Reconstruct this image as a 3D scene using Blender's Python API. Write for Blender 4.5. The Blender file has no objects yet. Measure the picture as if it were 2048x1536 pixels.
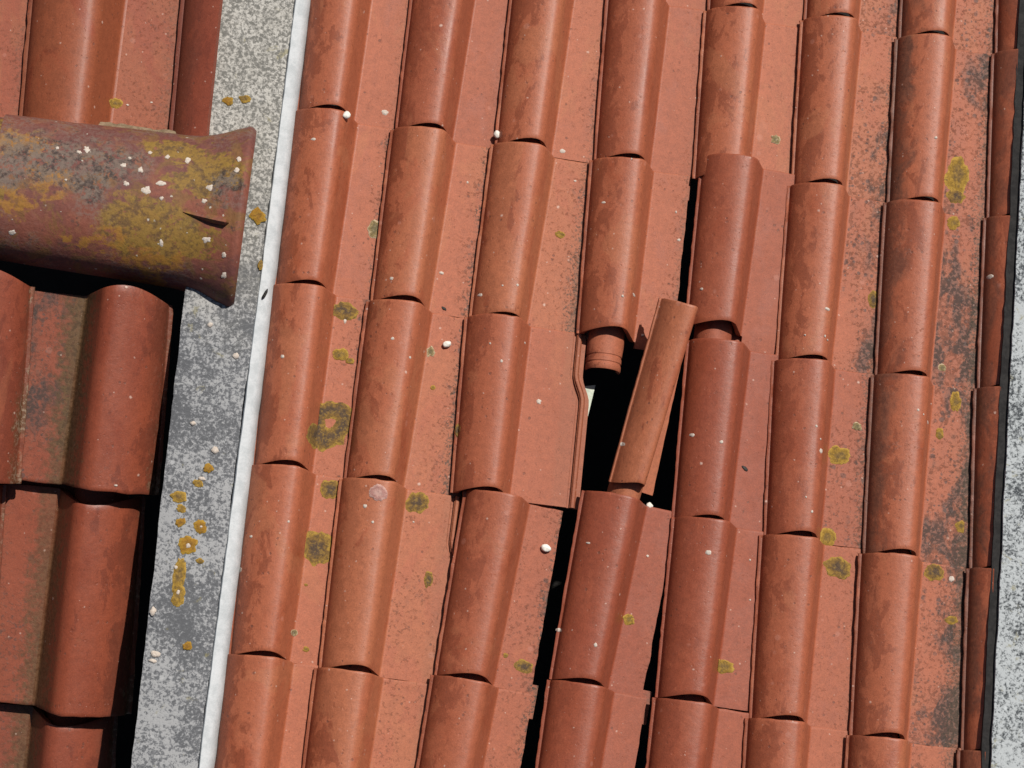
import bpy, math, random
import numpy as np
from mathutils import Matrix, Vector, noise as mnoise

# ------------------------------------------------------------------ camera, sky, sun, exposure
sc = bpy.context.scene
COL = sc.collection
THETA = math.radians(17)            # pitch of the right-hand roof; it falls towards +v
# roof frame: u along the courses, v down the slope, w out of the roof
M_ROOF = Matrix.Translation((0, 0, 6)) @ Matrix.Rotation(-THETA, 4, 'X')

FPX = 4797.2105
_r = np.array([2.9134763921, 0.1833200273, 0.1917431958])
_t = np.array([0.3677012651, -0.0798748409, 5.4396419542])
_a = np.linalg.norm(_r); _k = _r / _a
_K = np.array([[0, -_k[2], _k[1]], [_k[2], 0, -_k[0]], [-_k[1], _k[0], 0]])
RC = np.eye(3) + math.sin(_a) * _K + (1 - math.cos(_a)) * _K @ _K
CAM = -RC.T @ _t
cam_data = bpy.data.cameras.new('camera')
cam = bpy.data.objects.new('camera', cam_data); COL.objects.link(cam)
cam_data.sensor_width = 36; cam_data.lens = FPX / 2048 * 36
cam_data.clip_start = 0.1; cam_data.clip_end = 500
_m = Matrix(((RC[0][0], -RC[1][0], -RC[2][0], CAM[0]), (RC[0][1], -RC[1][1], -RC[2][1], CAM[1]),
             (RC[0][2], -RC[1][2], -RC[2][2], CAM[2]), (0, 0, 0, 1)))
cam.matrix_world = M_ROOF @ _m
sc.camera = cam

SUN_UVW = Vector((0.21, 0.42, 0.87)).normalized()      # towards the sun, in the roof frame
sun_dir = (M_ROOF.to_3x3() @ SUN_UVW).normalized()
sd = bpy.data.lights.new('sun', 'SUN'); sd.energy = 5.0; sd.angle = math.radians(0.5); sd.color = (1, 0.955, 0.89)
sun = bpy.data.objects.new('sun', sd); COL.objects.link(sun)
sun.rotation_euler = sun_dir.to_track_quat('Z', 'Y').to_euler(); sun.location = (0, 0, 12)
world = bpy.data.worlds.new('World'); sc.world = world; world.use_nodes = True
wn = world.node_tree.nodes; wl = world.node_tree.links
sky = wn.new('ShaderNodeTexSky'); sky.sky_type = 'NISHITA'; sky.sun_disc = False
sky.sun_elevation = math.asin(sun_dir.z); sky.sun_rotation = math.atan2(sun_dir.x, sun_dir.y)
wl.new(sky.outputs[0], wn['Background'].inputs[0]); wn['Background'].inputs[1].default_value = 0.05
sc.view_settings.view_transform = 'Standard'; sc.view_settings.look = 'None'
sc.view_settings.exposure = 0.0; sc.view_settings.gamma = 1; sc.view_settings.use_curve_mapping = False

# ------------------------------------------------------------------ helpers
RNG = random.Random(7)
def ray(px, py):
    d = RC.T @ np.array([(px - 1024) / FPX, (py - 768) / FPX, 1.0])
    return Vector(CAM), Vector(d)
def at(px, py, w=0.0, n=(0, 0, 1), p0=None):
    """point of the roof frame seen at a photograph pixel on a plane of the roof"""
    o, d = ray(px, py); n = Vector(n); p0 = Vector(p0) if p0 is not None else Vector((0, 0, w))
    return o + d * ((p0 - o).dot(n) / d.dot(n))
def link(name, me, mat, parent=None, smooth=40):
    o = bpy.data.objects.new(name, me); COL.objects.link(o)
    if mat: me.materials.append(mat)
    if smooth:
        me.polygons.foreach_set('use_smooth', [True] * len(me.polygons))
        me.set_sharp_from_angle(angle=math.radians(smooth))
    if parent: o.parent = parent
    return o
def mesh(name, V, F):
    me = bpy.data.meshes.new(name); me.from_pydata([tuple(v) for v in V], [], F); me.update(); return me
def tag(o, label=None, cat=None, group=None, kind=None):
    if label: o['label'] = label
    if cat: o['category'] = cat
    if group: o['group'] = group
    if kind: o['kind'] = kind
    return o
def empty(name, mat, label, cat, group=None):
    o = bpy.data.objects.new(name, None); COL.objects.link(o); o.empty_display_size = .05
    o.matrix_world = mat; return tag(o, label, cat, group)
def nz(p, s=1.0, seed=0.0):
    return mnoise.noise(Vector((p[0] * s + seed * 3.7, p[1] * s - seed * 5.1, p[2] * s + seed)))

# ------------------------------------------------------------------ materials
class NT:
    def __init__(s, name):
        s.m = bpy.data.materials.new(name); s.m.use_nodes = True
        s.t = s.m.node_tree; s.N = s.t.nodes; s.L = s.t.links
        s.b = s.N['Principled BSDF']
    def new(s, ty, ins=None, **kw):
        n = s.N.new(ty)
        for k, v in kw.items(): setattr(n, k, v)
        for k, v in (ins or {}).items():
            if hasattr(v, 'is_output'): s.L.new(v, n.inputs[k])
            else: n.inputs[k].default_value = v
        return n
    def math(s, op, a, b=0.0, c=None, clamp=False):
        n = s.new('ShaderNodeMath', operation=op, use_clamp=clamp)
        for i, v in enumerate((a, b, c)):
            if v is None: continue
            if hasattr(v, 'is_output'): s.L.new(v, n.inputs[i])
            else: n.inputs[i].default_value = v
        return n.outputs[0]
    def mul(s, a, b): return s.math('MULTIPLY', a, b)
    def add(s, a, b): return s.math('ADD', a, b)
    def step(s, v, a, b, lo=0.0, hi=1.0):
        n = s.new('ShaderNodeMapRange', interpolation_type='SMOOTHSTEP')
        if hasattr(v, 'is_output'): s.L.new(v, n.inputs[0])
        for i, x in zip((1, 2, 3, 4), (a, b, lo, hi)): 
            if hasattr(x, 'is_output'): s.L.new(x, n.inputs[i])
            else: n.inputs[i].default_value = x
        return n.outputs[0]
    def mix(s, f, a, b):
        n = s.new('ShaderNodeMix', data_type='RGBA')
        for i, v in ((0, f), (6, a), (7, b)):
            if hasattr(v, 'is_output'): s.L.new(v, n.inputs[i])
            else: n.inputs[i].default_value = (*v, 1) if isinstance(v, tuple) and len(v) == 3 else v
        return n.outputs[2]
    def noise(s, c, scale, det=4, rough=.55, dist=0.0):
        return s.new('ShaderNodeTexNoise', {'Vector': c, 'Scale': scale, 'Detail': det, 'Roughness': rough, 'Distortion': dist}).outputs[0]
    def voro(s, c, scale, rnd=1.0):
        n = s.new('ShaderNodeTexVoronoi', {'Vector': c, 'Scale': scale, 'Randomness': rnd})
        return n.outputs['Distance'], n.outputs['Color']
    def attr(s, name, ty='OBJECT'):
        return s.new('ShaderNodeAttribute', attribute_name=name, attribute_type=ty).outputs['Fac']
    def coords(s, stretch=(1, 1, 1)):
        tc = s.new('ShaderNodeTexCoord').outputs['Object']
        sd_ = s.attr('seed')
        off = s.new('ShaderNodeCombineXYZ', {0: s.mul(sd_, 3.17), 1: s.mul(sd_, -1.93), 2: s.mul(sd_, 0.71)}).outputs[0]
        c = s.new('ShaderNodeVectorMath', {0: tc, 1: off}, operation='ADD').outputs[0]
        xyz = s.new('ShaderNodeSeparateXYZ', {0: tc}).outputs
        if stretch != (1, 1, 1):
            c2 = s.new('ShaderNodeVectorMath', {0: c, 1: stretch}, operation='MULTIPLY').outputs[0]
            return c, xyz, c2
        return c, xyz, c
    def spots(s, c, scale, frac, r0, r1, wob=.0012):
        """round spots in a random share `frac` of cells: 0..1 mask"""
        w = s.new('ShaderNodeTexNoise', {'Vector': c, 'Scale': 260.0, 'Detail': 2.0}).outputs['Color']
        w = s.new('ShaderNodeVectorMath', {0: w, 1: (.5, .5, .5)}, operation='SUBTRACT').outputs[0]
        w = s.new('ShaderNodeVectorMath', {0: w, 'Scale': wob * 4}, operation='SCALE').outputs[0]
        cc = s.new('ShaderNodeVectorMath', {0: c, 1: w}, operation='ADD').outputs[0]
        d, col = s.voro(cc, scale)
        sep = s.new('ShaderNodeSeparateColor', {0: col}).outputs
        pick = s.math('LESS_THAN', sep[0], frac)
        rad = s.step(sep[1], 0, 1, r0, r1)
        m = s.step(s.math('SUBTRACT', d, rad), -.06, .04, 1, 0)
        return s.mul(m, pick)
    def out(s, col, rough=.7, bump=None, dist=.001, spec=.5, strength=.5):
        if hasattr(col, 'is_output'): s.L.new(col, s.b.inputs['Base Color'])
        else: s.b.inputs['Base Color'].default_value = (*col, 1)
        if hasattr(rough, 'is_output'): s.L.new(rough, s.b.inputs['Roughness'])
        else: s.b.inputs['Roughness'].default_value = rough
        s.b.inputs['Specular IOR Level'].default_value = spec
        if bump is not None:
            bn = s.new('ShaderNodeBump', {'Height': bump, 'Distance': dist, 'Strength': strength})
            s.L.new(bn.outputs[0], s.b.inputs['Normal'])
        return s.m

def clay_material(name, rust, tan, wine, tanpatch=(.335, .112, .052), k=1.0, old=False):
    s = NT(name)
    c, xyz, cs = s.coords((1.0, .55, 1.0))
    hue, wineA, dirt, seam, grime = (s.attr(n) for n in ('hue', 'wine', 'dirt', 'seam', 'grime'))
    big = s.noise(cs, 7.0 / k, 4, .55, .6)
    pat = s.noise(cs, 15.0 / k, 7, .66, .5)
    f = s.step(s.add(s.add(s.mul(pat, .75), s.mul(big, .35)), s.mul(hue, .16)), .38, .58)
    col = s.mix(f, rust, tan)
    col = s.mix(s.mul(s.attr('matte'), .30), col, tuple(min(1, a_ * b_) for a_, b_ in zip(tan, (1.10, 1.30, 1.55))))
    wear_shade = s.step(s.add(s.mul(s.noise(cs, 21.0 / k, 6, .68, .4), 1.0), s.mul(xyz[0], -2.4 / k)), .40, .445)
    col = s.mix(s.mul(wear_shade, s.step(xyz[0], .15 * k, .13 * k, 0, .70)), col, tuple(q * .70 for q in rust))  # rust film left by wear; also paints in shade on each roll's left half
    pat2 = s.noise(cs, 8.5 / k, 6, .6, .8)
    f2 = s.step(s.add(pat2, s.mul(hue, .22)), .60, .66)
    col = s.mix(s.mul(f2, .60), col, tanpatch)                       # buff, less fired blotches
    col = s.mix(s.mul(wineA, s.step(big, .25, .6, .75, 1.0)), col, wine)
    # grain
    g = s.noise(c, 330.0, 3, .75); g2 = s.noise(c, 70.0, 4, .6)
    val = s.add(s.mul(s.step(g, .25, .75, -.5, .5), .34), s.mul(s.step(g2, .3, .7, -.5, .5), .16))
    col = s.new('ShaderNodeHueSaturation', {'Value': s.add(val, 1.0), 'Color': col}).outputs[0]
    # small dark pits and rubbed marks
    pits = s.spots(c, 95.0, .24, .06, .32)
    pm = s.step(s.noise(c, 14.0, 3), .45, .6)
    col = s.mix(s.mul(s.mul(pits, pm), .75), col, (.13, .045, .028))
    pits2 = s.spots(c, 210.0, .12, .1, .38)
    col = s.mix(s.mul(pits2, .35), col, (.17, .06, .038))
    fl = s.new('ShaderNodeVectorMath', {0: c, 1: (1.0, .38, 1.0)}, operation='MULTIPLY').outputs[0]
    flk = s.mul(s.step(s.noise(fl, 150.0, 4, .65, .2), .60, .66), s.step(s.noise(c, 17.0, 4, .6), .44, .60))
    col = s.mix(s.mul(flk, .55), col, tuple(q * .62 for q in rust))
    flk2 = s.mul(s.step(s.noise(fl, 115.0, 4, .65, .2), .36, .31), s.step(s.noise(c, 13.0, 4, .6), .56, .44))
    col = s.mix(s.mul(flk2, .5), col, tuple(min(1, q * 1.18) for q in tan))
    # black and grey crust of lichen on the pans
    x = xyz[0]
    nearseam = s.mul(s.step(x, .175 * k, .238 * k), seam)
    area = s.add(s.mul(s.step(s.noise(cs, 9.0, 3), .30, .62), dirt), s.mul(nearseam, s.step(s.noise(c, 13.0, 3), .38, .60)))
    gr = s.noise(c, 118.0, 5, .62, .3)
    area = s.math('MINIMUM', area, 1.0)
    col = s.mix(s.mul(s.mul(area, s.step(g2, .3, .7, .5, 1.0)), .42), col, (.190, .088, .060))
    m1 = s.step(s.add(gr, s.mul(area, .135)), .585, .65)
    m1 = s.mul(m1, s.step(area, .02, .18))
    col = s.mix(s.mul(m1, .50), col, s.mix(s.step(g2, .4, .6), (.095, .048, .036), (.150, .080, .060)))
    dots = s.mul(s.math('MAXIMUM', s.spots(c, 58.0, .55, .08, .36), s.spots(c, 110.0, .5, .1, .38)), s.step(area, .10, .45))
    col = s.mix(s.mul(dots, .78), col, (.085, .045, .036))
    blot = s.mul(s.step(s.add(s.noise(cs, 19.0, 6, .68, .4), s.mul(area, .14)), .55, .64), s.step(area, .45, .8))
    col = s.mix(s.mul(blot, s.step(gr, .35, .55, .45, .85)), col, (.050, .038, .033))
    moss = s.attr('moss'); xw = s.add(x, s.mul(s.step(g2, .3, .7, -.5, .5), .022 * k))
    mb = s.mul(s.step(xw, .112 * k, .134 * k), s.step(xw, .182 * k, .150 * k)); mb = s.mul(mb, moss)
    col = s.mix(s.mul(mb, s.step(big, .3, .6, .55, .9)), col, s.mix(s.step(gr, .42, .58), (.050, .034, .013), (.105, .066, .030)))
    me = s.mul(s.step(s.add(x, s.mul(s.step(g2, .3, .7, -.5, .5), .012)), .014 * k, .004 * k), moss)
    col = s.mix(s.mul(me, s.step(pat, .42, .60, .1, .7)), col, s.mix(s.step(gr, .50, .58), (.070, .055, .022), (.26, .24, .16)))
    # dark algae on the weather side of the roll, brown-green line by the seam
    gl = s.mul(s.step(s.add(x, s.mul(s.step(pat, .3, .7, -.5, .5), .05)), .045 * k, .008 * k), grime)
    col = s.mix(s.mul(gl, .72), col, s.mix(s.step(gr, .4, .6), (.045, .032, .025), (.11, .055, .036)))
    sl = s.mul(s.step(s.add(x, s.mul(s.step(g2, .3, .7, -.5, .5), .016)), .222 * k, .236 * k), s.math('MINIMUM', s.add(seam, .25), 1.0))
    col = s.mix(s.mul(sl, .55), col, (.085, .062, .040))
    crumb = s.mul(s.mul(s.step(s.add(x, s.mul(s.step(g2, .3, .7, -.5, .5), .020)), .206 * k, .222 * k), s.math('MINIMUM', s.mul(seam, 1.8), 1.0)), s.step(s.noise(c, 170.0, 4, .65), .50, .57))
    col = s.mix(s.mul(crumb, .85), col, (.035, .030, .020))
    # pale salts, bird lime
    ws = s.spots(c, 30.0, .15, .02, .105, .0008)
    ws2 = s.spots(c, 85.0, .11, .05, .20, .0008)
    ws = s.math('MAXIMUM', ws, s.mul(ws2, .6))
    col = s.mix(s.mul(ws, .75), col, (.52, .37, .30))
    ring = s.spots(c, 26.0, .10, .1, .2); 
    col = s.mix(s.mul(ring, .18), col, (.52, .26, .20))
    h = s.add(s.add(s.mul(g, .25), s.mul(gr, .35)), s.add(s.mul(g2, .7), s.add(s.mul(ws, .5), s.mul(m1, .35))))
    h = s.math('SUBTRACT', h, s.mul(pits, .5))
    rough = s.add(s.step(f, 0, 1, .44, .50), s.mul(s.attr('matte'), .17))
    return s.out(col, s.add(rough, s.mul(m1, .25)), h, .0012, .38, .6)

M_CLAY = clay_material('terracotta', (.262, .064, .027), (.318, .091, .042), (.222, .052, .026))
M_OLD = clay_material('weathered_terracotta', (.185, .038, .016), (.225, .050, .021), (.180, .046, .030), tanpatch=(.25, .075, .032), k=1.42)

# growth on the ridge tile: (x, y, rx, ry) in metres on the tile
RIDGE_Y = [(.335, -.070, .105, .060), (.400, -.100, .075, .045), (.385, .105, .085, .028), (.470, .065, .060, .050), (.420, .030, .060, .030), (.465, -.095, .030, .022)]
RIDGE_O = [(.125, .000, .048, .034), (.36, -.145, .080, .025), (.03, -.06, .08, .03), (.23, -.115, .07, .018), (.05, .075, .07, .03)]
RIDGE_G = [(.10, .045, .13, .060), (.24, .055, .085, .055), (.20, .000, .07, .035), (.49, .03, .03, .04), (.02, .0, .06, .05)]
def ridge_material():
    s = NT('old_ridge_clay'); c, xyz, cs = s.coords((.7, 1.0, 1.0))
    big = s.noise(cs, 8.0, 5, .6, .5); pat = s.noise(c, 24.0, 6, .65, .6); g = s.noise(c, 120.0, 5, .7); g2 = s.noise(c, 45.0, 5, .65)
    col = s.mix(s.step(big, .40, .60), (.125, .042, .034), (.190, .058, .035))
    col = s.mix(s.mul(s.step(pat, .5, .62), .5), col, (.20, .085, .040))
    o = s.step(s.add(s.mul(s.noise(c, 16.0, 6, .65, .8), 1.0), s.mul(big, .15)), .60, .68)
    col = s.mix(s.mul(o, .55), col, (.155, .085, .020))
    gm = s.mul(s.step(s.noise(c, 9.0, 3), .48, .62), s.step(g, .42, .58))
    col = s.mix(s.mul(gm, .5), col, (.12, .095, .080))
    dk = s.mul(s.step(g2, .60, .66), s.step(pat, .35, .6)); col = s.mix(s.mul(dk, .7), col, (.05, .034, .030))
    def ell(lst, soft=.35):
        m = None
        wx = s.step(s.noise(c, 22.0, 5, .68), .25, .75, -.5, .5); wy = s.step(s.noise(cs, 27.0, 5, .68, .3), .25, .75, -.5, .5)
        for (ex, ey, rx, ry) in lst:
            a = s.math('DIVIDE', s.math('SUBTRACT', s.add(xyz[0], s.mul(wx, .050)), ex), rx); b = s.math('DIVIDE', s.math('SUBTRACT', s.add(xyz[1], s.mul(wy, .050)), ey), ry)
            d = s.add(s.mul(a, a), s.mul(b, b)); q = s.step(d, 1 - soft, 1 + soft * .6, 1, 0)
            m = q if m is None else s.math('MAXIMUM', m, q)
        return m
    lic = ell(RIDGE_Y); body = s.step(s.add(s.mul(g, .4), s.mul(g2, .6)), .40, .54)
    broken = s.step(s.add(s.noise(c, 55.0, 5, .7), s.mul(lic, .06)), .40, .48)
    col = s.mix(s.mul(s.mul(lic, broken), .82), col, s.mix(body, (.100, .060, .018), (.205, .122, .018)))
    lo = ell(RIDGE_O, .5); col = s.mix(s.mul(s.mul(lo, s.step(g2, .40, .54)), .8), col, (.27, .125, .018))
    gz = ell(RIDGE_G, .8); gz = s.mul(gz, s.step(s.noise(c, 85.0, 5, .7, .5), .40, .50)); col = s.mix(s.mul(gz, .9), col, s.mix(body, (.026, .020, .017), (.125, .092, .072)))
    ws = s.math('MAXIMUM', s.spots(c, 26.0, .12, .03, .10), s.spots(c, 70.0, .09, .06, .22)); col = s.mix(s.mul(ws, .8), col, (.46, .42, .35))
    val = s.add(s.mul(s.step(g, .3, .7, -.5, .5), .3), 1.0)
    col = s.new('ShaderNodeHueSaturation', {'Value': val, 'Color': col}).outputs[0]
    return s.out(col, .72, s.add(s.add(g, g2), s.mul(ws, .6)), .002, .35, .6)
M_RIDGE = ridge_material()

def stone_material(name, dark, mid, light, lichen=.3, warm=None, thr=.5):
    s = NT(name); c, xyz, cs = s.coords()
    n1 = s.noise(c, 140.0, 4, .66, .3); n2 = s.noise(c, 11.0, 4, .6); n3 = s.noise(c, 260.0, 3, .7)
    v = s.add(s.mul(n1, .8), s.add(s.mul(n3, .3), s.mul(s.add(n2, s.mul(s.noise(c, 5.0, 5, .65), .9)), .42)))
    col = s.mix(s.step(v, thr + .11, thr + .26), dark, mid)
    col = s.mix(s.step(v, thr + .20, thr + .30), col, light)
    wsp = s.spots(c, 50.0, .16, .05, .26); col = s.mix(s.mul(wsp, .8), col, tuple(min(1, x * 1.25) for x in light))
    if warm:
        wm = s.step(s.add(xyz[1], s.mul(s.step(n2, .3, .7, -.5, .5), .20)), warm[0], warm[1])
        col = s.mix(s.mul(wm, .62), col, s.mix(s.step(n1, .40, .60), (.17, .16, .135), (.50, .47, .41)))
    li = s.mul(s.step(s.noise(c, 30.0, 5, .65, .5), .64 - lichen * .06, .72 - lichen * .06), s.step(n1, .35, .55))
    col = s.mix(s.mul(li, .55), col, (.19, .16, .045))
    return s.out(col, .9, s.add(n1, s.mul(n3, .5)), .002, .25, .7)
M_COPING = stone_material('lichened_concrete', (.090, .092, .097), (.155, .157, .164), (.290, .290, .290), .2, (-.22, .30), .735)
M_COPING2 = stone_material('speckled_pale_concrete', (.05, .055, .06), (.25, .265, .27), (.38, .40, .405), .9, None, .715)

def plain(name, a, b, scale=40, rough=.8, spec=.3, bump=.4, det=5):
    s = NT(name); c, xyz, cs = s.coords(); n = s.noise(c, scale, det, .65, .3); n2 = s.noise(c, scale * 6, 3, .7)
    col = s.mix(s.step(s.add(s.mul(n, .7), s.mul(n2, .3)), .38, .62), a, b)
    return s.out(col, rough, s.add(n, n2), .0015, spec, bump)
M_WHITE = plain('white_limewash', (.41, .43, .435), (.51, .525, .53), 30, .9)
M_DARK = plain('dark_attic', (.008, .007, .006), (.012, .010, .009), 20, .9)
M_SIDE_SHADE = plain('painted_side_shade', (.014, .013, .013), (.028, .026, .025), 60, .85, .2)  # near-black colour standing in for shade on the right parapet's side
M_MORTAR = plain('mossy_mortar', (.15, .105, .06), (.26, .19, .12), 70, .9)
M_PEBBLE = plain('chalk_white', (.62, .58, .50), (.80, .77, .70), 200, .7)
M_SPOT = plain('pale_lichen', (.42, .34, .28), (.56, .50, .43), 300, .85)
M_PALE = plain('pale_green_board', (.40, .44, .36), (.55, .58, .48), 50, .8)
M_BLACK = plain('black_scrap', (.012, .011, .011), (.03, .025, .02), 90, .6)

def lichen_material(name, rim, body, core, fleck):
    s = NT(name); c, xyz, cs = s.coords()
    r = s.attr('rim', 'GEOMETRY')
    n = s.noise(c, 130.0, 5, .7, .5); n2 = s.noise(c, 55.0, 4, .6)
    rr = s.add(r, s.mul(s.step(n2, .3, .7, -.5, .5), .30))
    col = s.mix(s.step(rr, .25, .62), core, body)
    col = s.mix(s.step(rr, .74, .95), col, rim)
    col = s.mix(s.mul(s.step(n, .53, .60), .6), col, fleck)
    col = s.mix(s.mul(s.step(n, .47, .40), .5), col, rim)
    return s.out(col, .9, s.add(n, s.mul(n2, .6)), .003, .2, .9)
M_LY = lichen_material('yellow_lichen', (.36, .225, .045), (.235, .140, .026), (.16, .100, .035), (.09, .060, .028))
M_LD = lichen_material('olive_lichen', (.30, .185, .038), (.165, .096, .030), (.085, .056, .036), (.055, .040, .028))
M_LO = lichen_material('orange_lichen', (.33, .20, .03), (.26, .13, .018), (.20, .10, .02), (.13, .08, .02))
M_LG = lichen_material('grey_lichen', (.44, .34, .22), (.20, .15, .065), (.14, .115, .06), (.12, .09, .05))
M_LP = lichen_material('pink_grey_lichen', (.46, .28, .235), (.34, .17, .145), (.43, .26, .22), (.30, .15, .13))
M_LK = lichen_material('black_lichen', (.14, .10, .085), (.06, .047, .042), (.05, .04, .036), (.035, .03, .028))

# ------------------------------------------------------------------ the tile
H0, XR = 0.080, 0.149
def base_profile():
    p = [(-.0075, .0075), (-.0072, .0120), (-.0045, .0132), (-.0012, .0136)]
    xc, a, b, n = .090, .0895, H0 - .0160, 1.78
    for i in range(15):
        d = math.cos(math.radians(90 * i / 14)) ; d = d ** 0.9
        p.append((xc - a * d, .0160 + b * (max(0, 1 - d ** n)) ** (1 / n)))
    for t in (78, 66, 54, 43, 33, 25):
        t = math.radians(t); p.append((xc + .029 * math.cos(t), H0 - .030 + .030 * math.sin(t)))
    x1, z1 = p[-1]
    for k in (.25, .5, .75, .93): p.append((x1 + (.1430 - x1) * k, z1 + (.003 - z1) * k))
    p += [(.1438, .0015), (.1455, .0005), (XR, 0.0)]
    nroll = len(p)
    p += [(.158, -.0003), (.172, -.0006), (.187, -.0006), (.202, -.0004), (.214, -.0002), (.224, 0), (.236, 0), (.248, .0002), (.2600, .0002), (.2640, 0), (.2655, -.0045),
          (.2720, -.0045), (.2735, .0050), (.2750, .0062), (.2795, .0062), (.2815, .0045), (.2825, -.0050), (.2940, -.0055)]
    return p, nroll
PROF, NROLL = base_profile()
XS = np.array([q[0] for q in PROF]); ZS = np.array([q[1] for q in PROF])
def taper(y, L):
    f = min(max(y / L, 0), 1); return .875 + .125 * f ** .85, .93 + .07 * f
def outer(i, y, L, soft=0.0):
    """outer skin of profile point i at distance y from the shoulder (unit tile)"""
    x, z = PROF[i]; s, hs = taper(y, L)
    if i < NROLL: return .074 + (x - .074) * s, z * hs
    xr = .074 + (XR - .074) * s
    k = (x - XR) / (.264 - XR)
    X = xr + k * (.264 - xr) if k < 1 else x
    f = min(max((y / L - .60) / .16, 0), 1); f = f * f * (3 - 2 * f)   # the side lock draws in towards the lower end
    if x > .2639: X -= .020 * f
    elif x > .21: X -= .020 * f * (x - .21) / .054
    return X, z
def skin_z(x, y, L, S):
    x, y, L = x / S, y / S, L / S
    s, hs = taper(y, L); xr = .074 + (XR - .074) * s
    if x < xr: return float(np.interp((x - .074) / s + .074, XS[:NROLL], ZS[:NROLL])) * hs * S
    return float(np.interp(x, XS[NROLL:], ZS[NROLL:])) * S
def grid_solid(name, G, t):
    """closed shell of thickness t under a grid of points G[row][col]"""
    A = np.array(G); ny, nx = A.shape[:2]
    du = np.gradient(A, axis=1); dv = np.gradient(A, axis=0); N = np.cross(du, dv)
    N /= np.maximum(np.linalg.norm(N, axis=2, keepdims=True), 1e-9)
    B = A - N * t
    V = list(A.reshape(-1, 3)) + list(B.reshape(-1, 3)); o = ny * nx; F = []
    idx = lambda r, c: r * nx + c
    for r in range(ny - 1):
        for c in range(nx - 1):
            F.append((idx(r, c), idx(r, c + 1), idx(r + 1, c + 1), idx(r + 1, c)))
            F.append((o + idx(r, c), o + idx(r + 1, c), o + idx(r + 1, c + 1), o + idx(r, c + 1)))
    for r in range(ny - 1):
        F.append((idx(r, 0), idx(r + 1, 0), o + idx(r + 1, 0), o + idx(r, 0)))
        F.append((idx(r, nx - 1), o + idx(r, nx - 1), o + idx(r + 1, nx - 1), idx(r + 1, nx - 1)))
    for c in range(nx - 1):
        F.append((idx(0, c), o + idx(0, c), o + idx(0, c + 1), idx(0, c + 1)))
        F.append((idx(ny - 1, c), idx(ny - 1, c + 1), o + idx(ny - 1, c + 1), o + idx(ny - 1, c)))
    return mesh(name, V, F)
TILES = []
def make_tile(M, L, S=1.0, label='', group='', mat=None, props=None, cut=None, seed=0, neck=True, pancut=None, bow=.0135, headpan=True, panext=0.0, pantaper=0.0):
    """M: tile frame in the roof frame; origin at the left foot of the shoulder, +y to the lower (wide) end"""
    mat = mat or M_CLAY; Lu = L / S
    root = empty('clay_tile', M_ROOF @ M, label, 'roof tile', group); root['kind'] = 'thing'
    rs = random.Random(seed); ph = rs.uniform(0, 50)
    ys = [0, .003, .012, .03, .06] + list(np.linspace(.085, Lu - .05, 22)) + [Lu - .03, Lu - .014, Lu - .006, Lu - .0022, Lu]
    G = []
    for y in ys:
        row = []
        for i in range(len(PROF)):
            x, z = outer(i, y, Lu); yy = y
            if i < NROLL:
                xx = min(max(PROF[i][0] / .148, 0), 1)
                if y < .10: yy = y + bow * math.sin(math.pi * (xx ** 1.25 if bow > 0 else xx)) * (1 - y / .10)
                if y < .002: z -= .0012 * (z > .02)
            if y > Lu - .001: z -= .0016; yy = y
            chip = nz((x * 1.0, y, 0), 55, ph)
            if y > Lu - .004: yy += .0016 * chip + .0018 * nz((x, 0, 0), 16, ph) - .004 * max(0, nz((x, 0, 9), 38, ph) - .42)
            if i <= 2: x += .0012 * nz((0, y, 0), 30, ph) + .0016 * nz((0, y, 3), 90, ph)
            z += .0013 * nz((x, y, 0), 7, ph) + .0004 * nz((x, y, 1), 30, ph)
            row.append((x * S, yy * S, z * S))
        G.append(row)
    G = np.array(G); t = .0105 * S
    ncol = len(PROF); c1 = ncol
    if cut: c1 = int(np.searchsorted(XS * S, cut))
    parts = []
    parts.append(link('roll', grid_solid('roll', G[:, :min(NROLL, c1)], t), mat, root, 46))
    if not cut:
        e = int(np.searchsorted(XS, pancut)) if pancut else len(PROF)
        Gp = G[:, NROLL - 1:e].copy()
        if panext: Gp[0, :, 1] -= panext; Gp[0, :, 2] -= .003
        if pancut:                                     # broken edge
            for r_ in range(Gp.shape[0]):
                ed = (pancut - pantaper * ys[r_] / Lu + .0022 * nz((0, ys[r_], 0), 45, ph) + .002 * nz((0, ys[r_], 5), 12, ph)) * S
                Gp[r_, -1, 0] = ed
                for q_ in range(1, Gp.shape[1] - 1): Gp[r_, q_, 0] = min(Gp[r_, q_, 0], ed - .0004 * (Gp.shape[1] - q_))
        parts.append(link('pan', grid_solid('pan', Gp, t), mat, root, 46))
    if neck and not cut:
        g = []
        for y in [.022, .010, .0, -.02, -.043, -.0445, -.0475, -.049, -.059, -.0605, -.0635, -.065, -.075, -.078]:
            row = []; hk = .0 if y > -.001 else 1
            ring = .0014 if (-.048 < y < -.044) or (-.064 < y < -.060) else 0
            if y < -.077: ring = .002
            for k in range(17):
                q = math.pi * k / 16; cx = .0725; hw = .0425 - ring - .002 * (y < -.04)
                X = cx - hw * math.cos(q); Z = (.052 - ring) * (math.sin(q) ** .8) - .010
                row.append((X * S, y * S, Z * S))
            for X in ((.120, .135, .16, .19, .222, .236) if headpan else ()):
                row.append((X * S, max(y, -.052) * S if y < -.052 else y * S, -.0135 * S))
            g.append(row)
        g = g[::-1]
        parts.append(link('neck', grid_solid('neck', g, .009 * S), mat, root, 35))
    pr = dict(hue=0, wine=0, dirt=.15, seam=.35, grime=0, moss=0); pr.update(props or {})
    for o in parts:
        for k, v in pr.items(): o[k] = float(v) * (.12 if o.name.startswith(('roll', 'neck')) and k == 'dirt' else 1.0)
        o['seed'] = float(ph); o['matte'] = 0.0 if o.name.startswith('roll') else 1.0
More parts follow.
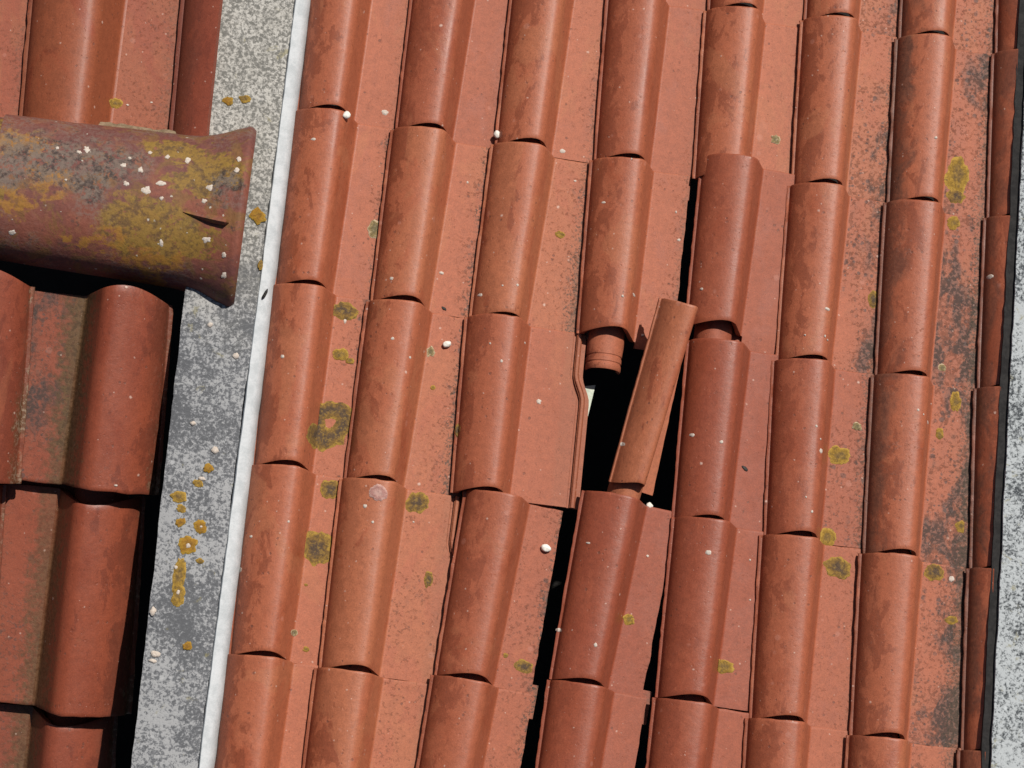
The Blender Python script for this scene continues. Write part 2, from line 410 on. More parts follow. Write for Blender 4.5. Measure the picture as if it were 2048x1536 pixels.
    d = dict(root=root, M=M.copy(), L=L, S=S, cut=cut); TILES.append(d)
    return d
def frame2(BL, TL, n=(0, 0, 1), lift0=0.0, lift1=0.0, rollang=0.0):
    n = Vector(n).normalized(); y = (TL - BL); y -= n * y.dot(n)
    y = (y.normalized() * y.length + n * (lift1 - lift0)).normalized()
    x = y.cross(n).normalized(); z = x.cross(y).normalized()
    M = Matrix(((x.x, y.x, z.x, 0), (x.y, y.y, z.y, 0), (x.z, y.z, z.z, 0), (0, 0, 0, 1)))
    M.translation = BL + n * lift0
    return M @ Matrix.Rotation(rollang, 4, 'Y')

# ------------------------------------------------------------------ right roof: eight columns of tiles
GR = 'interlocking clay tiles of the right roof'
ROWN = ['three rows above loose tile', 'two rows above loose tile', 'row above loose tile', "loose tile's row", 'row below loose tile', 'two rows below loose tile']
COLN = ['first', 'second', 'third', 'fourth', 'fifth', 'sixth', 'seventh', 'eighth']
KN = {1: {1: (588, 230), 2: (543, 576), 3: (500, 934), 4: (453, 1311)},
      2: {1: (786, 265), 2: (737, 606), 3: (684, 961), 4: (634, 1338)},
      3: {1: (985, 295), 2: (934, 637), 3: (897, 986)},
      4: {1: (1183, 326), 2: (1149, 668)},
      5: {1: (1381, 359)},
      6: {1: (1577, 376), 2: (1546, 724), 3: (1522, 1074)},
      7: {1: (1769, 411), 2: (1744, 755), 3: (1720, 1109)},
      8: {1: (1968, 441), 2: (1949, 779), 3: (1934, 1139)}}
PITCH = .408
def knots(j):
    d = {k: at(*p) for k, p in KN[j].items()}; ks = sorted(d)
    if len(ks) > 1: e = (d[ks[0]] - d[ks[-1]]).normalized()
    else: e = (at(1410, 30) - at(1381, 359)).normalized()
    for k in (0, -1): d[k] = d[k + 1] + e * PITCH
    for k in range(ks[-1] + 1, 7):
        if j in (1, 2, 6, 7, 8): d[k] = d[k - 1] - e * PITCH
    return d
# colour and dirt of single tiles: (column, row) -> hue, wine, dirt, seam, grime ; rows -1..4
LOOK = {(1, 0): (.1, .1, .08, .12, 0), (1, 1): (0, .0, .05, .8, 0), (1, 2): (.1, 0, .25, .9, 0), (1, 3): (.2, 0, .08, .25, 0),
        (2, 0): (0, .4, .02, .1, 0), (2, 1): (.5, 0, .15, .5, 0), (2, 2): (.3, .0, .2, .5, .1), (2, 3): (.75, 0, .35, .0, 0),
        (3, 0): (.3, 0, .15, .25, 0), (3, 1): (.8, 0, .2, .45, 0), (3, 2): (.2, .25, .0, .0, 0), (3, 3): (.2, .35, .5, .6, 0),
        (4, 0): (.0, .3, .04, .1, 0), (4, 1): (.2, .1, .2, .2, 0), (4, 3): (-.6, .85, .1, .2, 0), (4, 2): (.6, 0, 0, 0, 0),
        (5, 0): (.4, .0, .05, .1, 0), (5, 1): (-.2, .6, .03, .1, 0), (5, 2): (-.5, .85, .05, .2, 0), (5, 3): (-.5, .8, .05, .1, 0),
        (6, 0): (.5, 0, .6, .4, 0), (6, 1): (.2, .1, .6, .3, 0), (6, 2): (-.1, .45, .35, .4, 0), (6, 3): (0, .25, .1, .1, 0),
        (7, 0): (.2, 0, .6, .4, .9), (7, 1): (.0, .2, .85, .5, .7), (7, 2): (.2, .1, .9, .4, .8), (7, 3): (.2, .1, .7, .4, .2),
        (8, 0): (-.3, .3, .3, .3, .6), (8, 1): (-.3, .3, .3, .3, .7), (8, 2): (-.3, .3, .3, .3, .9), (8, 3): (-.3, .3, .3, .3, .8)}
FEAT = {(1, 1): 'orange tile with grimy seam', (1, 2): 'tile with big olive lichen ring',
        (1, 3): 'tile with dark-hearted yellow lichen disc', (1, 0): 'tile with white pebble at joint',
        (2, 1): 'tile with buff top, rusty blotches', (2, 2): 'tile with white pebble on pan',
        (2, 3): 'buff tile with bare tan edge', (2, 0): 'pinkish tile with clean pan',
        (3, 1): 'tile fading to buff', (3, 2): 'tile with wide pan, exposed side lock',
        (3, 3): 'slipped tile beside long black gap', (3, 0): 'tile with dark-specked pan',
        (4, 0): 'smooth red tile', (4, 1): 'tile with bare ribbed neck', (4, 3): 'wine red tile leaning right',
        (5, 0): 'orange tile with clean pan', (5, 1): 'slid tile with black gap at left',
        (5, 2): 'dark wine red tile', (5, 3): 'wine red tile by narrow gap',
        (6, 0): 'orange tile with speckled pan', (6, 1): 'tile with white splash on roll',
        (6, 2): 'brownish tile with yellow lichen', (6, 3): 'tile with olive lichen under joint',
        (7, 0): 'blackened tile with large yellow lichen', (7, 1): 'tile with grey-black crusted pan',
        (7, 2): 'tile with heavily blackened pan', (7, 3): 'tile with two small lichens',
        (8, 0): 'dark', (8, 1): 'dull red', (8, 2): 'algae-stained', (8, 3): 'brown'}
def tlabel(j, r):
    if j == 8: return 'narrow cut %s tile against right coping, %s' % (FEAT.get((j, r), 'red'), ROWN[r + 1])
    return '%s, %s column from white strip, %s' % (FEAT.get((j, r), 'terracotta tile'), COLN[j - 1], ROWN[r + 1])
def props_of(j, r):
    v = LOOK.get((j, r))
    if v is None:
        q = LOOK[(j, 0 if r < 0 else 3)]; v = tuple(a * .8 for a in q)
    v = list(v); v[2] = min(1.0, v[2] * (.6 if j <= 5 else 1.1))
    return dict(zip(('hue', 'wine', 'dirt', 'seam', 'grime'), v))
SPECIAL = {   # (column, row): lower-end corner px, shoulder corner px, lifts, roll
    (3, 3): ((931, 984), (864, 1350), .004, .012, .02), (3, 4): ((866, 1352), (800, 1720), .002, .010, .0),
    (4, 2): None, (4, 3): ((1166, 986), (1094, 1358), .000, .012, -.01), (4, 4): ((1098, 1362), (1040, 1730), .002, .01, .0),
    (5, 1): ((1402, 321), (1364, 655), .006, .016, .0), (5, 2): ((1374, 686), (1338, 1040), .003, .014, .0),
    (5, 3): ((1346, 1038), (1305, 1395), .003, .010, .0), (5, 4): ((1308, 1398), (1262, 1770), .002, .01, .0)}
for j in range(1, 9):
    kd = knots(j)
    for r in range(-1, 5):
        if (j, r) == (4, 2): continue
        if j == 1 and r == -1: continue
        seed = j * 17 + r * 5 + 3
        rs = random.Random(seed)
        if (j, r) in SPECIAL:
            tl, bl, l0, l1, ra = SPECIAL[(j, r)]; TL, BL = at(*tl), at(*bl)
            if 'x' and (TL - BL).length > .1: pass
        else:
            TL = kd[r]
            if r + 1 in kd: BL = kd[r + 1]
            else: BL = TL + (kd[r] - kd[r - 1]).normalized() * PITCH
            l0, l1, ra = rs.uniform(-.001, .001), .004 + rs.uniform(-.001, .002), rs.uniform(-.006, .006)
        L = (TL - BL).length + .0005
        M = frame2(BL, TL, lift0=l0, lift1=l1, rollang=ra)
        make_tile(M, L, 1.0, tlabel(j, r), GR, M_CLAY, props_of(j, r), cut=(.042 if j == 8 else None), pancut={(4, 1): .229, (3, 3): .220, (4, 3): .214, (3, 4): .222, (4, 4): .216}.get((j, r)), headpan=((j, r) != (4, 1)), panext={(5, 1): .040, (4, 1): .014}.get((j, r), 0.0), seed=seed, neck=True)
# the loose tile that slid out of the fourth column and leans over its neighbour
TLl, BLl = at(1321, 588, .085), at(1213, 962, .020)
Ml = frame2(BLl, TLl, rollang=.0)
Ml.translation = BLl
_y = (TLl - BLl).normalized(); _x = _y.cross(Vector((0, 0, 1))).normalized(); _z = _x.cross(_y)
Ml = Matrix(((_x.x, _y.x, _z.x, BLl.x), (_x.y, _y.y, _z.y, BLl.y), (_x.z, _y.z, _z.z, BLl.z), (0, 0, 0, 1))) @ Matrix.Rotation(.27, 4, 'Y') @ Matrix.Diagonal((.60, 1, 1.0, 1))
make_tile(Ml, .425, 1.0, 'loose buff tile leaning askew over the black hole', GR, M_CLAY, props_of(4, 2), seed=77, pancut=.195, pantaper=.050, headpan=False)
for o in TILES[-1]['root'].children:
    if o.name.startswith('neck'): o.scale = (1.42, 1, 1.12); o.location = (-.022, .004, 0)
    o['wine'] = 0.0; o['grime'] = 0.0; o['hue'] = .9

# ------------------------------------------------------------------ left roof: larger old tiles either side of a ridge
GL = 'large old tiles of the left roof'
S2 = 1.42; W0 = -.025; DELTA = math.radians(17)
RP = at(250, 430, .030)                                     # a point of the ridge line
n_low = Vector((0, -math.sin(DELTA), math.cos(DELTA)))
def low(px, py): return at(px, py, n=n_low, p0=RP)
def lowtile(wide, head, label, props, seed, top=False):
    TL, BL = low(*wide), low(*head)
    M = frame2(BL, TL, n=n_low, lift0=.0, lift1=.034)
    make_tile(M, (TL - BL).length, S2, label, GL, M_OLD, props, seed=seed, neck=not top, bow=(-.022 if top else .017))
lowtile((311, 985), (350, 612), 'large old tile just below the mossy ridge tile, beside the grey coping', dict(hue=-.1, wine=.15, dirt=.75, seam=.1, grime=.3, moss=1), 301, True)
lowtile((256, 1420), (296, 992), 'large dull red tile low on the left roof, beside the grey coping', dict(hue=-.2, wine=.1, dirt=.35, seam=.1, grime=.3, moss=.9), 302)
lowtile((205, 1850), (240, 1424), 'large old tile at the very bottom of the left roof, by the coping', dict(hue=-.2, wine=.3, dirt=.3, seam=.1, grime=.3, moss=.9), 305)
lowtile((37, 962), (74, 575), 'large old tile at the left edge, just below the ridge tile', dict(hue=.0, wine=.3, dirt=.4, seam=.2, grime=.0, moss=.8), 303, True)
lowtile((-22, 1398), (18, 970), 'large old tile low at the left edge of the photo', dict(hue=-.1, wine=.2, dirt=.3, seam=.2, grime=0, moss=.7), 304)
def uptile(foot, top, label, props, seed, cut=None):
    BL, TL = at(*foot, W0), at(*top, W0)
    M = frame2(BL, TL, lift0=.0, lift1=.010)
    make_tile(M, (TL - BL).length, S2, label, GL, M_OLD, props, seed=seed, cut=cut)
uptile((22, 395), (78, -100), 'large orange tile just above the ridge tile', dict(hue=.9, wine=0, dirt=.15, seam=.2, grime=.2), 311)
uptile((322, 420), (378, -75), 'cut dark red tile above the ridge, against the coping', dict(hue=-.2, wine=.5, dirt=.15, seam=.2, grime=.3), 312, cut=.088)
uptile((-275, 350), (-220, -140), 'large tile above the ridge at the left edge of the photo', dict(hue=.4, wine=0, dirt=.1, seam=.2, grime=.3), 313)

# ridge tile: a tapered barrel with a flared collar
def ridge(x0, x1, label, seed, flare, r0, r1):
    A = at(*x0, .03); B = at(*x1, .03); ax = (B - A); Ln = ax.length; ax.normalize()
    side = Vector((0, 0, 1)).cross(ax).normalized()
    M = Matrix(((ax.x, side.x, 0, A.x), (ax.y, side.y, 0, A.y), (ax.z, side.z, 1, A.z), (0, 0, 0, 1)))
    root = empty('ridge_tile', M_ROOF @ M, label, 'ridge tile')
    xs = list(np.linspace(0, Ln - .15, 12)) + list(np.linspace(Ln - .14, Ln - .03, 9)) + [Ln - .024, Ln - .016, Ln - .008, Ln - .003, Ln]
    G = []
    for x in xs:
        f = x / Ln; r = r0 + (r1 - r0) * f; h = .130
        if flare:
            g = min(max((x - (Ln - .15)) / .115, 0), 1); g = g * g
            r += .030 * g; h += .022 * g
            if x > Ln - .026: e = (x - (Ln - .026)) / .026; r += .006 * math.sin(e * math.pi) - .004 * e ** 3; h += .008 * math.sin(e * math.pi) - .006 * e ** 3
        row = []
        for k in range(41):
            q = math.pi * (k / 40); cy = math.cos(q)
            y = r * cy; z = h * (math.sin(q) ** .82)
            if k in (0, 40): z -= .012
            w = .0022 * nz((x, y, z), 9, seed) + .0010 * nz((x, y, z), 28, seed)
            row.append((x, y, z + w))
        G.append(row)
    A_ = np.array(G)
    o = link('barrel', grid_solid('barrel', A_, .014), M_RIDGE, root, 50); o['seed'] = float(seed)
    return root, M, Ln
RG, MRG, LRG = ridge((-6, 374), (490, 442), 'thick mossy ridge tile with flared collar end', 3.3, True, .160, .175)
ridge((-330, 330), (22, 378), 'ridge tile tucked under the mossy one at the left edge of the photo', 8.1, False, .150, .152)
# mortar bedding under the upper edge of the ridge
def strip(name, pts, w0, w1, width, mat, label, cat):
    V, F = [], []; P = [at(x, y, w0) for x, y in pts]
    N = 60; fine = []
    for i in range(N + 1):
        f = i / N * (len(P) - 1); k = min(int(f), len(P) - 2); fine.append(P[k].lerp(P[k + 1], f - k))
    for i, p in enumerate(fine):
        j1 = .005 * nz(p, 14, 2) + .004 * nz(p, 60, 4)
        for (dv, w) in ((width * .5 + j1, -.03), (width * .45 + j1, w1 - .016), (width * .15 + j1 * .6, w1), (-width * .5, w1 + .01), (-width * .5, -.03)):
            V.append((p.x, p.y + dv, w + .003 * nz(p, 60, dv)))
    for i in range(N):
        for k in range(4): F.append((i * 5 + k, i * 5 + k + 1, i * 5 + 6 + k, i * 5 + 5 + k))
    F.append((4, 3, 2, 1, 0)); F.append(tuple(N * 5 + k for k in range(5)))
    o = link(name, mesh(name, V, F), mat, None, 50); o.matrix_world = M_ROOF
    o['seed'] = 1.0
    return tag(o, label, cat)
strip('mortar_bed', [(-20, 262), (200, 275), (424, 300)], 0, .034, .065, M_MORTAR, 'tan mortar line along the upper edge of the ridge tile', 'mortar')

# ------------------------------------------------------------------ coping between the roofs, coping at the right
def slab(name, left, right, w, thick, mat, parent=None, nlen=90, nw=8, rough=.0022, skirtR=True):
    """long slab whose left and right edges are seen on two pixel lines at height w"""
    A0, A1 = at(*left[0], w), at(*left[1], w); B0, B1 = at(*right[0], w), at(*right[1], w)
    G = []
    for i in range(nlen + 1):
        f = i / nlen; a = A0.lerp(A1, f); b = B0.lerp(B1, f); row = []
        for k in range(nw + 1):
            g = k / nw; p = a.lerp(b, g)
            if k in (0, nw): p.x += .0022 * nz(p, 40, k) + .002 * nz(p, 9, k)
            row.append((p.x, p.y, w + rough * nz(p, 25, 5) + rough * .6 * nz(p, 80, 6) - (.004 if k in (0, nw) else 0)))
        G.append(row)
    G = G[::-1]
    o = link(name, grid_solid(name, G, thick), mat, parent, 50); o['seed'] = 2.0
    return o
WC = .062
cw = empty('coping', M_ROOF, 'grey lichened concrete coping with white strip, between the two roofs', 'coping')
slab('coping_slab', ((441, -30), (258, 1570)), ((593, -30), (391, 1570)), WC, .16, M_COPING, cw)
def band(parent):
    ed = ((593.5, -30), (391.5, 1570)); er = ((626, -30), (425, 1570)); V, F = [], []
    A0, A1 = at(*ed[0], WC), at(*ed[1], WC); B0, B1 = at(*er[0], .022), at(*er[1], .022); N = 110
    for i in range(N + 1):
        f = i / N; a = A0.lerp(A1, f); b = B0.lerp(B1, f)
        a.x += .0012 * nz(a, 9, 1) + .0012 * nz(a, 60, 2); b.x += .0018 * nz(b, 20, 7)
        for (q, w) in ((a, -.12), (a, WC - .006), (a + Vector((.003, 0, 0)), WC - .001), (a.lerp(b, .55), WC - .005), (b - Vector((.006, 0, 0)), .042), (b, .022), (b, -.12)):
            V.append((q.x, q.y, w + (.0012 * nz(q, 40, w) if w > 0 else 0)))
    n = 7
    for i in range(N):
        for k in range(n - 1): F.append((i * n + k, i * n + n + k, i * n + n + k + 1, i * n + k + 1))
    o = link('plaster_strip', mesh('plaster_strip', V, F), M_WHITE, parent, 50); o['seed'] = 5.0
band(cw)
cr = empty('coping', M_ROOF, 'pale speckled coping with side painted black as shade at the right edge of the photo', 'coping')
WR = .085
o = slab('coping_slab', ((2062, -30), (1981, 1570)), ((2330, -30), (2260, 1570)), WR, .05, M_COPING2, cr)
slab('shade_side', ((2062 - 19, -30), (1981 - 19, 1570)), ((2230, -30), (2160, 1570)), WR - .012, .20, M_SIDE_SHADE, cr, rough=.001)  # parapet side facing the tiles, its shade put into the colour

# ------------------------------------------------------------------ the dark attic under the tiles
def box(name, lo, hi, mat, inside=False):
    (x0, y0, z0), (x1, y1, z1) = lo, hi
    V = [(x0, y0, z0), (x1, y0, z0), (x1, y1, z0), (x0, y1, z0), (x0, y0, z1), (x1, y0, z1), (x1, y1, z1), (x0, y1, z1)]
    F = [(3, 2, 1, 0), (0, 1, 5, 4), (1, 2, 6, 5), (2, 3, 7, 6), (3, 0, 4, 7)]
    if not inside: F.append((4, 5, 6, 7))
    o = link(name, mesh(name, V, F), mat, None, 0); o.matrix_world = M_ROOF; o['seed'] = 1.0
    return o
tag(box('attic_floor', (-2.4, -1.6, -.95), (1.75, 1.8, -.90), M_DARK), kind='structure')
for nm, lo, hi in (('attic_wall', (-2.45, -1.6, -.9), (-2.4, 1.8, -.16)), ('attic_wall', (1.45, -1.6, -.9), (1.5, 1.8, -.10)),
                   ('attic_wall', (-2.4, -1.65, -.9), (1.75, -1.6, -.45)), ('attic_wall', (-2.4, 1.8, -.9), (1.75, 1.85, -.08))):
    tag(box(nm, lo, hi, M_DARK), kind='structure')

M_GROUND = plain('dry_ground', (.05, .055, .03), (.11, .095, .06), 3, .95)
_g = link('ground', mesh('ground', [(-150, -150, 0), (150, -150, 0), (150, 150, 0), (-150, 150, 0)], [(0, 1, 2, 3)]), M_GROUND, None, 0); _g['seed'] = 1.0
tag(_g, kind='structure')

# ------------------------------------------------------------------ growths and scraps on the tiles
def hit(px, py, d):
    """where a photograph pixel falls on a tile's outer skin, in the tile's own frame"""
    Mi = d['M'].inverted(); o, dr = ray(px, py); o = Mi @ o; dr = Mi.to_3x3() @ dr
    z = 0.0
    for _ in range(12):
        p = o + dr * ((z - o.z) / dr.z)
        z = .5 * z + .5 * skin_z(p.x, p.y, d['L'], d['S'])
    return p
def find(px, py):
    best = None
    for d in TILES:
        p = hit(px, py, d); S = d['S']
        if d['cut'] and p.x > d['cut']: continue
        if -.006 * S < p.x < .238 * S and 0 < p.y < d['L']:
            pr = d['root'].matrix_world @ p
            h = (M_ROOF.inverted() @ pr).z
            if best is None or h > best[0]: best = (h, d, p)
    return (best[1], best[2]) if best else (None, None)
PXM = .00114
def patch(name, fz, cx, cy, rx, ry, seed, mat, parent, xr=None, hole=0.0, thick=.0022, ang=0, lob=1.0, n=44, m=7):
    rim = []; V = []; F = []
    rr = [hole + (1 - hole) * (k / m) for k in range(m + 1)] if hole else [k / m for k in range(m + 1)]
    for k, q in enumerate(rr):
        for i in range(n):
            a = 2 * math.pi * i / n
            ro = 1 + lob * (.30 * nz((math.cos(a), math.sin(a), 0), 1.4, seed) + .14 * nz((math.cos(a), math.sin(a), 2), 3.5, seed) + .06 * nz((math.cos(a), math.sin(a), 4), 8, seed))
            if hole and k == 0: ro *= 1 + .3 * nz((math.cos(a), math.sin(a), 7), 3, seed)
            x = cx + q * ro * rx * math.cos(a); y = cy + q * ro * ry * math.sin(a)
            if xr: x = min(max(x, xr[0]), xr[1])
            z = fz(x, y)
            e = 1 - q ** 4 if not hole else max(0, 1 - (abs(2 * (q - hole) / (1 - hole) - 1)) ** 4)
            z += thick * e * (.65 + .7 * nz((x, y, 0), 160, seed)) + (.0004 if e > .01 else -.0008)
            V.append((x, y, z)); rim.append(q if not hole else abs(2 * (q - hole) / (1 - hole) - 1) * .9 + .1)
    for k in range(m):
        for i in range(n):
            j = (i + 1) % n; F.append((k * n + i, (k + 1) * n + i, (k + 1) * n + j, k * n + j))
    me = mesh(name, V, F)
    at_ = me.attributes.new('rim', 'FLOAT', 'POINT'); at_.data.foreach_set('value', rim)
    o = link(name, me, mat, parent, 60); o['seed'] = float(seed)
    return o
LICH = [(750, 456, 14, 19, M_LG, 0), (688, 622, 30, 17, M_LD, 0), (682, 709, 15, 13, M_LY, 0), (700, 722, 9, 6, M_LY, 0), (660, 846, 46, 49, M_LD, .16), (632, 872, 22, 22, M_LD, 0),
        (861, 703, 8, 11, M_LG, 0), (866, 775, 5, 5, M_LY, 0), (661, 978, 20, 20, M_LD, 0), (834, 1004, 22, 22, M_LD, 0),
        (634, 1098, 30, 33, M_LD, 0), (612, 1299, 6, 5, M_LY, 0), (612, 1170, 4, 3, M_LY, 0), (1120, 469, 9, 8, M_LY, 0),
        (1915, 352, 26, 38, M_LY, 0), (1912, 393, 20, 16, M_LD, 0), (1907, 446, 14, 14, M_LY, 0), (1746, 598, 11, 17, M_LD, 0), (1912, 803, 12, 20, M_LY, 0),
        (1879, 868, 9, 12, M_LY, 0), (1678, 911, 22, 20, M_LY, 0), (1655, 1074, 17, 19, M_LY, 0), (1676, 1136, 28, 24, M_LD, 0), (1870, 1145, 20, 17, M_LD, 0),
        (1922, 1053, 12, 13, M_LY, 0), (1903, 1240, 13, 9, M_LY, 0), (1258, 1239, 11, 11, M_LY, 0), (1047, 1333, 20, 13, M_LD, 0), (1011, 1311, 5, 5, M_LY, 0),
        (1446, 1334, 22, 14, M_LY, 0), (857, 1158, 9, 15, M_LD, 0), (1551, 279, 10, 10, M_LG, 0), (1714, 853, 10, 9, M_LG, 0), (756, 986, 17, 16, M_LP, 0),
        (914, 860, 5, 12, M_LD, 0), (232, 207, 13, 12, M_LY, 0), (588, 1266, 7, 6, M_LG, 0),
        (1884, 735, 9, 8, M_LG, 0)]
for i, (px, py, rx, ry, mt, ho) in enumerate(LICH):
    d, p = find(px, py)
    if d is None: continue
    S = d['S']; xr = None
    if p.x > .146 * S: 
        s_, _h = taper(p.y, d['L']); xr = ((.0755 + (XR - .074) * s_ - .008) * S, .2380 * S)
    fz = lambda x, y, d=d: skin_z(x, min(max(y, 0), d['L']), d['L'], d['S']) + .0008
    patch('lichen_patch', fz, p.x, p.y, rx * PXM, ry * PXM, i * 1.7 + .3, mt, d['root'], xr, ho, .0013)
SPOT = [(1655, 618, 8, 5), (1403, 578, 4, 4), (1207, 405, 6, 4), (1217, 690, 6, 6), (1243, 888, 6, 6), (1384, 870, 6, 5), (1443, 884, 5, 5), (1417, 1105, 8, 7),
        (1633, 852, 4, 4), (1642, 902, 6, 7), (1641, 878, 3, 3), (1862, 808, 3, 3), (1836, 820, 4, 4), (1847, 829, 3, 3), (1855, 845, 6, 5), (783, 557, 5, 5),
        (883, 546, 7, 5), (730, 1012, 5, 6), (745, 1044, 4, 4), (827, 1044, 3, 3), (1005, 571, 3, 3), (1035, 570, 4, 4), (627, 278, 7, 4), (565, 713, 5, 5),
        (785, 677, 5, 5), (820, 715, 4, 4), (690, 642, 4, 7), (1078, 803, 7, 7), (1050, 686, 3, 3), (980, 687, 3, 3), (1003, 722, 4, 5), (1158, 756, 4, 5),
        (1176, 760, 4, 5), (1191, 1290, 5, 6), (1117, 1260, 7, 6), (1295, 1112, 5, 4), (1176, 1086, 5, 3), (1932, 990, 9, 7), (1903, 1158, 8, 9), (577, 1043, 4, 4),
        (502, 1073, 4, 4), (480, 1140, 5, 8), (1150, 362, 5, 3), (1263, 318, 3, 3), (1352, 424, 3, 4), (1358, 480, 5, 4), (1125, 302, 8, 6), (770, 225, 10, 8),
        (1872, 275, 5, 4), (1980, 553, 8, 7), (1500, 1200, 3, 3), (232, 971, 5, 3), (255, 210, 4, 3), (303, 205, 4, 3), (1268, 590, 6, 4), (1245, 592, 4, 4), (1285, 670, 4, 4),
        (935, 365, 4, 4), (960, 590, 6, 5), (1610, 670, 3, 3), (1650, 672, 3, 4), (1655, 680, 3, 3), (1624, 1023, 4, 4), (1612, 994, 3, 3), (1500, 1120, 3, 3)]
for i, (px, py, rx, ry) in enumerate(SPOT):
    rx *= .70; ry *= .70
    d, p = find(px, py)
    if d is None: continue
    fz = lambda x, y, d=d: skin_z(x, y, d['L'], d['S']) + .0006
    patch('lichen_spot', fz, p.x, p.y, rx * PXM, ry * PXM, i * 2.3 + .9, M_SPOT, d['root'], None, 0, .0013, n=16, m=3)
# on the ridge tile
Mi = MRG.inverted()
def ridge_z(x, y):
    f = x / LRG; r = .160 + .015 * f; h = .130
    g = min(max((x - (LRG - .15)) / .115, 0), 1); g *= g; r += .03 * g; h += .022 * g
    c = min(1, abs(y) / r); z = h * (math.sqrt(max(0, 1 - c * c)) ** .82); return z + .0022 * nz((x, y, z), 9, 3.3) + .0010 * nz((x, y, z), 28, 3.3)
def rhit(px, py):
    o, dr = ray(px, py); o = Mi @ o; dr = Mi.to_3x3() @ dr; z = .1
    for _ in range(30):
        p = o + dr * ((z - o.z) / dr.z); z = .6 * z + .4 * ridge_z(p.x, p.y)
    return p
for i, (px, py, rx, ry) in enumerate([(292, 381, 12, 11), (322, 367, 15, 7), (323, 397, 6, 6), (413, 480, 11, 8), (449, 551, 8, 8), (335, 313, 7, 7), (376, 321, 7, 10), (478, 318, 8, 9), (474, 340, 8, 7),
                                      (173, 299, 9, 9), (158, 304, 7, 6), (25, 465, 10, 6), (132, 360, 5, 3), (247, 331, 7, 7), (282, 340, 7, 8), (252, 367, 8, 7), (408, 402, 7, 6), (420, 375, 9, 9), (322, 487, 7, 9), (476, 399, 5, 5), (448, 510, 7, 7), (115, 296, 5, 5), (300, 305, 6, 6), (260, 316, 5, 5)]):
    rx *= .66; ry *= .66
    p = rhit(px, py)
    patch('lichen_spot', lambda x, y: ridge_z(x, y) + .0012, p.x, p.y, rx * PXM, ry * PXM, 90 + i * 2.1, M_SPOT, RG, None, 0, .0007, n=22, m=3, lob=1.8)
def lug():
    p0, p1 = rhit(366, 424), rhit(458, 446); V, F = [], []; n, m = 12, 14
    ax = p1 - p0; L_ = ax.length; ax.normalize(); sd_ = Vector((0, 0, 1)).cross(ax).normalized()
    for i in range(m + 1):
        f = i / m; e = min(1, f * 1.6 + .05) * (1 if f < .93 else math.sqrt(max(0, 1 - ((f - .93) / .07) ** 2)) + .02)
        c0 = p0.lerp(p1, f); c0.z = ridge_z(c0.x, c0.y) + .001
        for k in range(n):
            a_ = 2 * math.pi * k / n; cy_, cz_ = math.cos(a_), math.sin(a_)
            y_ = cy_ * (.011 if cy_ > 0 else .008); z_ = cz_ * (.017 if cz_ > 0 else .006) - .004 * (cy_ > 0) * cz_
            V.append(c0 + sd_ * y_ * e + Vector((0, 0, z_ * e)))
    for i in range(m):
        for k in range(n): F.append((i * n + k, i * n + (k + 1) % n, i * n + n + (k + 1) % n, i * n + n + k))
    F.append(tuple(range(n))[::-1]); F.append(tuple(m * n + k for k in range(n)))
    o = link('lug', mesh('lug', V, F), M_RIDGE, RG, 60); o['seed'] = 3.3
lug()
# on the grey coping
for i, (px, py, rx, ry, mt) in enumerate([(376, 1090, 17, 19, M_LO), (400, 1053, 14, 13, M_LO), (361, 1045, 9, 9, M_LO), (358, 1150, 12, 32, M_LY), (356, 1190, 12, 20, M_LY), (358, 994, 15, 10, M_LY), (362, 1018, 10, 8, M_LY),
                                         (417, 937, 9, 9, M_LO), (396, 967, 9, 8, M_LY), (516, 432, 15, 17, M_LO), (375, 1292, 9, 8, M_LO), (456, 202, 10, 9, M_LO), (490, 198, 12, 8, M_LY), (400, 1122, 8, 5, M_LY), (521, 530, 5, 11, M_LY)]):
    p = at(px, py, WC)
    patch('lichen_patch', lambda x, y: WC + .0006 + .0022 * nz((x, y, 0), 25, 5) * 0 + .0012, p.x, p.y, rx * PXM, ry * PXM, 120 + i * 1.3, mt, cw, None, 0, .002, lob=1.15, n=60)
for i, (px, py, rx, ry) in enumerate([(376, 1092, 5, 5), (402, 1054, 3, 3), (352, 1135, 4, 4), (356, 1185, 4, 5), (404, 958, 7, 4), (386, 847, 6, 4), (311, 1308, 9, 6), (306, 1322, 7, 4), (306, 1222, 6, 9), (420, 650, 5, 5), (472, 712, 6, 6), (430, 900, 7, 7)]):
    p = at(px, py, WC)
    patch('lichen_spot', lambda x, y: WC + .003, p.x, p.y, rx * PXM, ry * PXM, 150 + i * 1.3, M_SPOT, cw, None, 0, .003, n=16, m=3)

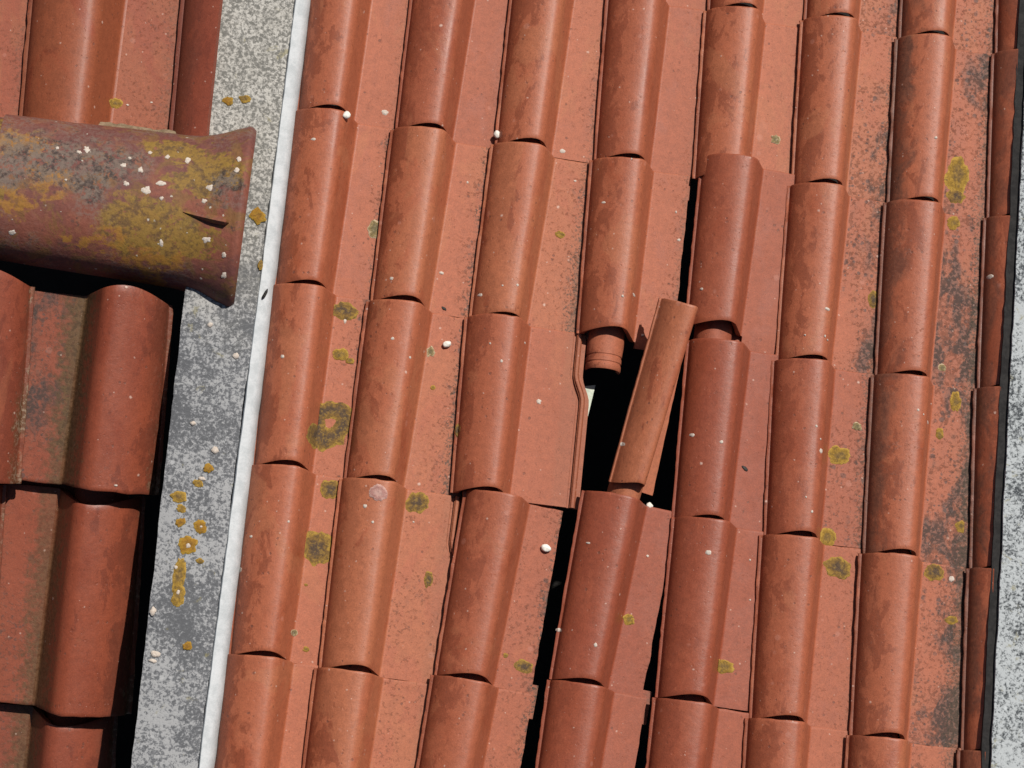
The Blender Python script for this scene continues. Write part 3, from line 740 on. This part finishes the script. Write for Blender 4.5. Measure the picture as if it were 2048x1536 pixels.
# loose things
def pebble(px, py, rx, ry, rz, label, mat, seed, name='pebble', cat='pebble', w=None, group=None):
    V, F = [], []; n, m = 14, 9
    for k in range(m + 1):
        q = math.pi * k / m
        for i in range(n):
            a = 2 * math.pi * i / n; v = Vector((math.sin(q) * math.cos(a), math.sin(q) * math.sin(a), math.cos(q)))
            s = 1 + .28 * nz(v, 1.3, seed) + .1 * nz(v, 4, seed); V.append((v.x * rx * s, v.y * ry * s, v.z * rz * s))
    for k in range(m):
        for i in range(n): F.append((k * n + i, (k + 1) * n + i, (k + 1) * n + (i + 1) % n, k * n + (i + 1) % n))
    if w is None:
        d, p = find(px, py); P = d['M'] @ (p + Vector((0, 0, rz * .75)))
    else: P = at(px, py, w) + Vector((0, 0, rz * .7))
    o = link(name, mesh(name, V, F), mat, None, 70); o.matrix_world = M_ROOF @ Matrix.Translation(P) @ Matrix.Rotation(seed, 4, 'Z') ; o['seed'] = float(seed)
    return tag(o, label, cat, group)
pebble(893, 689, .0105, .0075, .007, 'white pebble lying on the pan beside a small green lichen', M_PEBBLE, .35)
pebble(692, 232, .0085, .009, .007, 'white pebble at the upper left joint of the first tile column', M_PEBBLE, 2.1)
pebble(993, 270, .007, .009, .007, 'white pebble wedged in the seam high between second and third columns', M_PEBBLE, 3.3)
pebble(1091, 1097, .009, .0125, .007, 'white oval pebble on the pan left of the long black gap', M_PEBBLE, 4.6)
pebble(1298, 1012, .008, .007, .006, 'white pebble at the foot of the leaning tile', M_PEBBLE, 5.2, w=.004)
pebble(530, 588, .0035, .012, .003, 'black scrap lying on the white strip', M_BLACK, -.35, 'dark_scrap', 'scrap', w=WC)
pebble(1490, 937, .008, .004, .0010, 'dark brown leaf scrap on the pan right of the wine red tile', M_BLACK, -.6, 'dark_scrap', 'scrap')
pebble(888, 617, .006, .0032, .0010, 'dark scrap on a pan above the white pebble', M_BLACK, -.5, 'dark_scrap', 'scrap')
# a pale board edge showing in the hole
def board():
    q = [at(1150, 775, -.035), at(1191, 770, -.035), at(1176, 832, -.035), at(1150, 870, -.035)]
    V = [tuple(p) for p in q] + [(p.x, p.y, p.z - .02) for p in q]
    F = [(3, 2, 1, 0), (4, 5, 6, 7)] + [(i, (i + 1) % 4, (i + 1) % 4 + 4, i + 4) for i in range(4)]
    o = link('board', mesh('board', V, F), M_PALE, None, 0); o.matrix_world = M_ROOF; o['seed'] = 1.0
    tag(o, 'pale board edge showing inside the black hole beside the leaning tile', 'board')
board()
bpy.context.view_layer.update()
